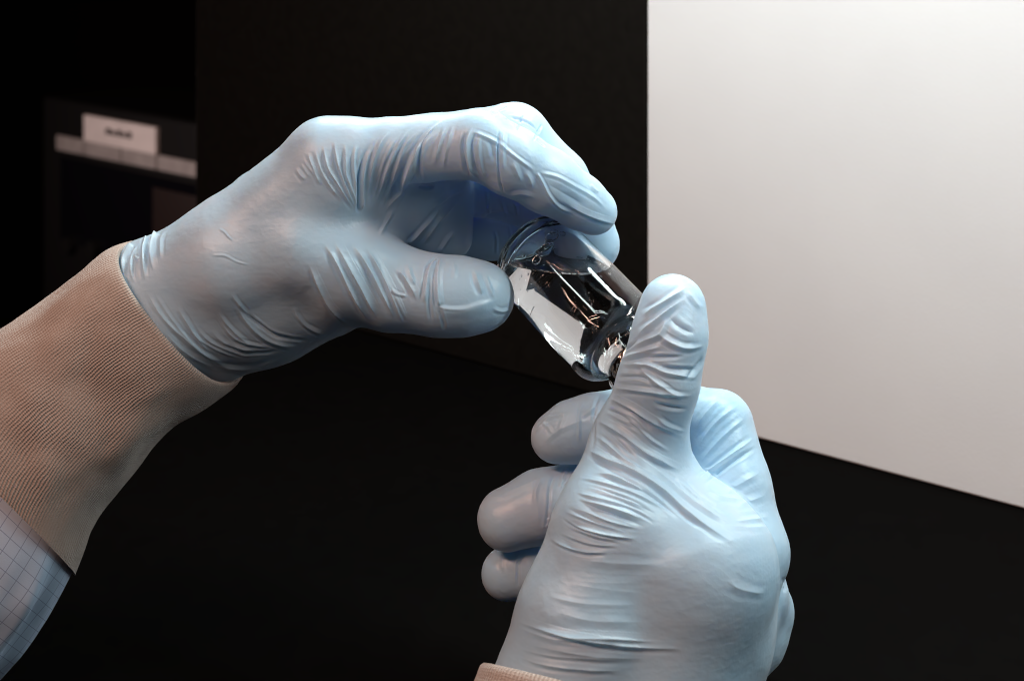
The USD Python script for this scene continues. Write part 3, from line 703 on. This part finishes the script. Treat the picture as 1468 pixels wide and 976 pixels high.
_c = V.mean(1, keepdims=True); _o = V - _c; _o /= np.linalg.norm(_o, axis=2, keepdims=True)
_a, _l = np.meshgrid(np.linspace(0, 1, V.shape[1]), np.linspace(0, 1, V.shape[0]))
_w = meshkit.fbm(np.stack([np.cos(_a * 2 * np.pi) * 1.6 + _l * 0.6, np.sin(_a * 2 * np.pi) * 1.6, _l * 1.5], -1) + 4.0, 3, 6) - 0.5
_fold = np.exp(-(((_a - 0.335 - 0.10 * _l) / 0.022) ** 2)) - 0.9 * np.exp(-(((_a - 0.375 - 0.10 * _l) / 0.028) ** 2))
V = V - _o * 0.0018 * np.clip(1 - _l * 2.5, 0, 1)[..., None]
V = V + _o * ((0.007 * _w + 0.0022 * _fold) * np.clip((_l - 0.24) * 5, 0, 1))[..., None]
p, f, u = loft_mesh(V, U, 0.0008)
obj('shirt_sleeve', (p, f), M_shirt, person, True, u)


# ------------------------------------------------------------------ the dark instrument in the room behind, left of the booth
M_housing = mat('dark_housing', {'g': ('geometry', {}), 'n': ('noise_texture', {'scale': 300.0}), 'b': ('bump', {'strength': 0.1, 'distance': 0.001}), 'p': ('principled_bsdf', {'base_color': (0.007, 0.007, 0.0075), 'roughness': 0.6, 'specular_ior_level': 0.15})},
                [('g.position', 'n.vector'), ('n.fac', 'b.height'), ('b.normal', 'p.normal')])
M_screen = mat('dark_screen', {'p': ('principled_bsdf', {'base_color': (0.004, 0.004, 0.006), 'roughness': 0.08})})
M_strip = mat('brushed_strip', {'g': ('geometry', {}), 'n': ('noise_texture', {'scale': 90.0}), 'r': ('rgb_ramp', {'ramp': [(0.3, (0.30, 0.28, 0.28)), (0.7, (0.38, 0.36, 0.36))]}), 'p': ('principled_bsdf', {'roughness': 0.5})},
              [('g.position', 'n.vector'), ('n.fac', 'r.fac'), ('r.color', 'p.base_color')])
M_label = mat('paper_label', {'g': ('geometry', {}), 'n': ('noise_texture', {'scale': 60.0}), 'r': ('rgb_ramp', {'ramp': [(0.3, (0.70, 0.66, 0.66)), (0.7, (0.78, 0.74, 0.74))]}), 'p': ('principled_bsdf', {'roughness': 0.7})},
              [('g.position', 'n.vector'), ('n.fac', 'r.fac'), ('r.color', 'p.base_color')])
M_ink = mat('label_ink', {'p': ('principled_bsdf', {'base_color': (0.06, 0.05, 0.05), 'roughness': 0.7})})
NB = -0.62                                                # behind the plane of the booth's wall


def on_plane(px, py, n=NB):
    """(s, z) of the pixel on the plane parallel to the booth's wall, n metres in front of it"""
    ray = np.array([(px - CX) / F, 1.0, -(py - HY) / F])
    t = (W0 + N * n) @ N / (ray @ N)
    P = ray * t
    return float((P - W0) @ E), float(P[2])


def plate(px0, px1, py_top0, py_bot0, d0, d1, bev=0.001):
    s0, zt = on_plane(px0, py_top0); s1, _ = on_plane(px1, py_top0); _, zb = on_plane(px0, py_bot0)
    return frame_box(s0, s1, NB + d0, NB + d1, zb, zt, bev)


ins = thing('instrument', 'dark bench instrument with a white label and silver strip in the shadows', 'instrument')
s0, zt = on_plane(60, 138); s1, _ = on_plane(360, 138); _, zb = on_plane(60, 470)
obj('housing', frame_box(s0, s1, NB - 0.25, NB, zb, zt, 0.006), M_housing, ins, 40)
sx0, sxt = on_plane(88, 225); sx1, _ = on_plane(330, 225); _, sxb = on_plane(88, 345)
obj('screen', frame_box(sx0, sx1, NB - 0.004, NB + 0.002, sxb, sxt, 0.001), M_screen, ins, 40)
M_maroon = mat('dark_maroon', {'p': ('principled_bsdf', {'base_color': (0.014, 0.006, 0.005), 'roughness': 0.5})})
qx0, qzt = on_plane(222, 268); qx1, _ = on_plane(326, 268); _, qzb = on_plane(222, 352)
obj('painted_reflection', frame_box(qx0, qx1, NB + 0.0025, NB + 0.0032, qzb, qzt), M_maroon, ins, 40)  # thin maroon plate painting a dim reddish reflection onto the screen
for a, b_ in ((84, 122), (124, 176), (178, 226), (228, 284)):
    A, zt_ = on_plane(a, 193 + (a - 84) * 0.2); B, _ = on_plane(b_, 193); _, zb_ = on_plane(a, 214 + (a - 84) * 0.2)
    obj('trim_strip', frame_box(A, B, NB - 0.003, NB + 0.004, zb_, zt_, 0.001), M_strip, ins, 40)
A, zt_ = on_plane(125, 164); B, _ = on_plane(228, 164); _, zb_ = on_plane(125, 201)
lab = obj('label', frame_box(A, B, NB - 0.003, NB + 0.0055, zb_, zt_, 0.0005), M_label, ins, 40)
w, hh = (B - A), (zt_ - zb_)
for i, (a, b_) in enumerate(((.32, .39), (.40, .46), (.475, .54), (.55, .60), (.615, .68))):
    obj('print', frame_box(A + w * a, A + w * b_, NB + 0.005, NB + 0.006, zb_ + hh * 0.42, zb_ + hh * (0.60 if i % 2 else 0.66)), M_ink, lab)
for a, b_ in ((105, 350), (140, 355)):
    c = np.array(on_plane(a, b_))
    k = trimesh.creation.cylinder(radius=0.010, height=0.012, sections=32)
    T = np.eye(4); T[:3, 0], T[:3, 1], T[:3, 2] = E, np.array([0, 0, 1.0]), -N
    T[:3, 2] = np.cross(T[:3, 0], T[:3, 1]); T[:3, 3] = W0 + E * c[0] + N * (NB + 0.006) + np.array([0, 0, c[1]])
    k.apply_transform(T)
    obj('knob', k, M_housing, ins, 40)
zs = zb - 0.0006
tag(obj('instrument_stand', frame_box(s0 - 0.05, s1 + 0.05, NB - 0.3, NB + 0.05, -1.149, zs, 0.004), M_housing, None, 40), 'black stand under the dark instrument at the left', 'stand')
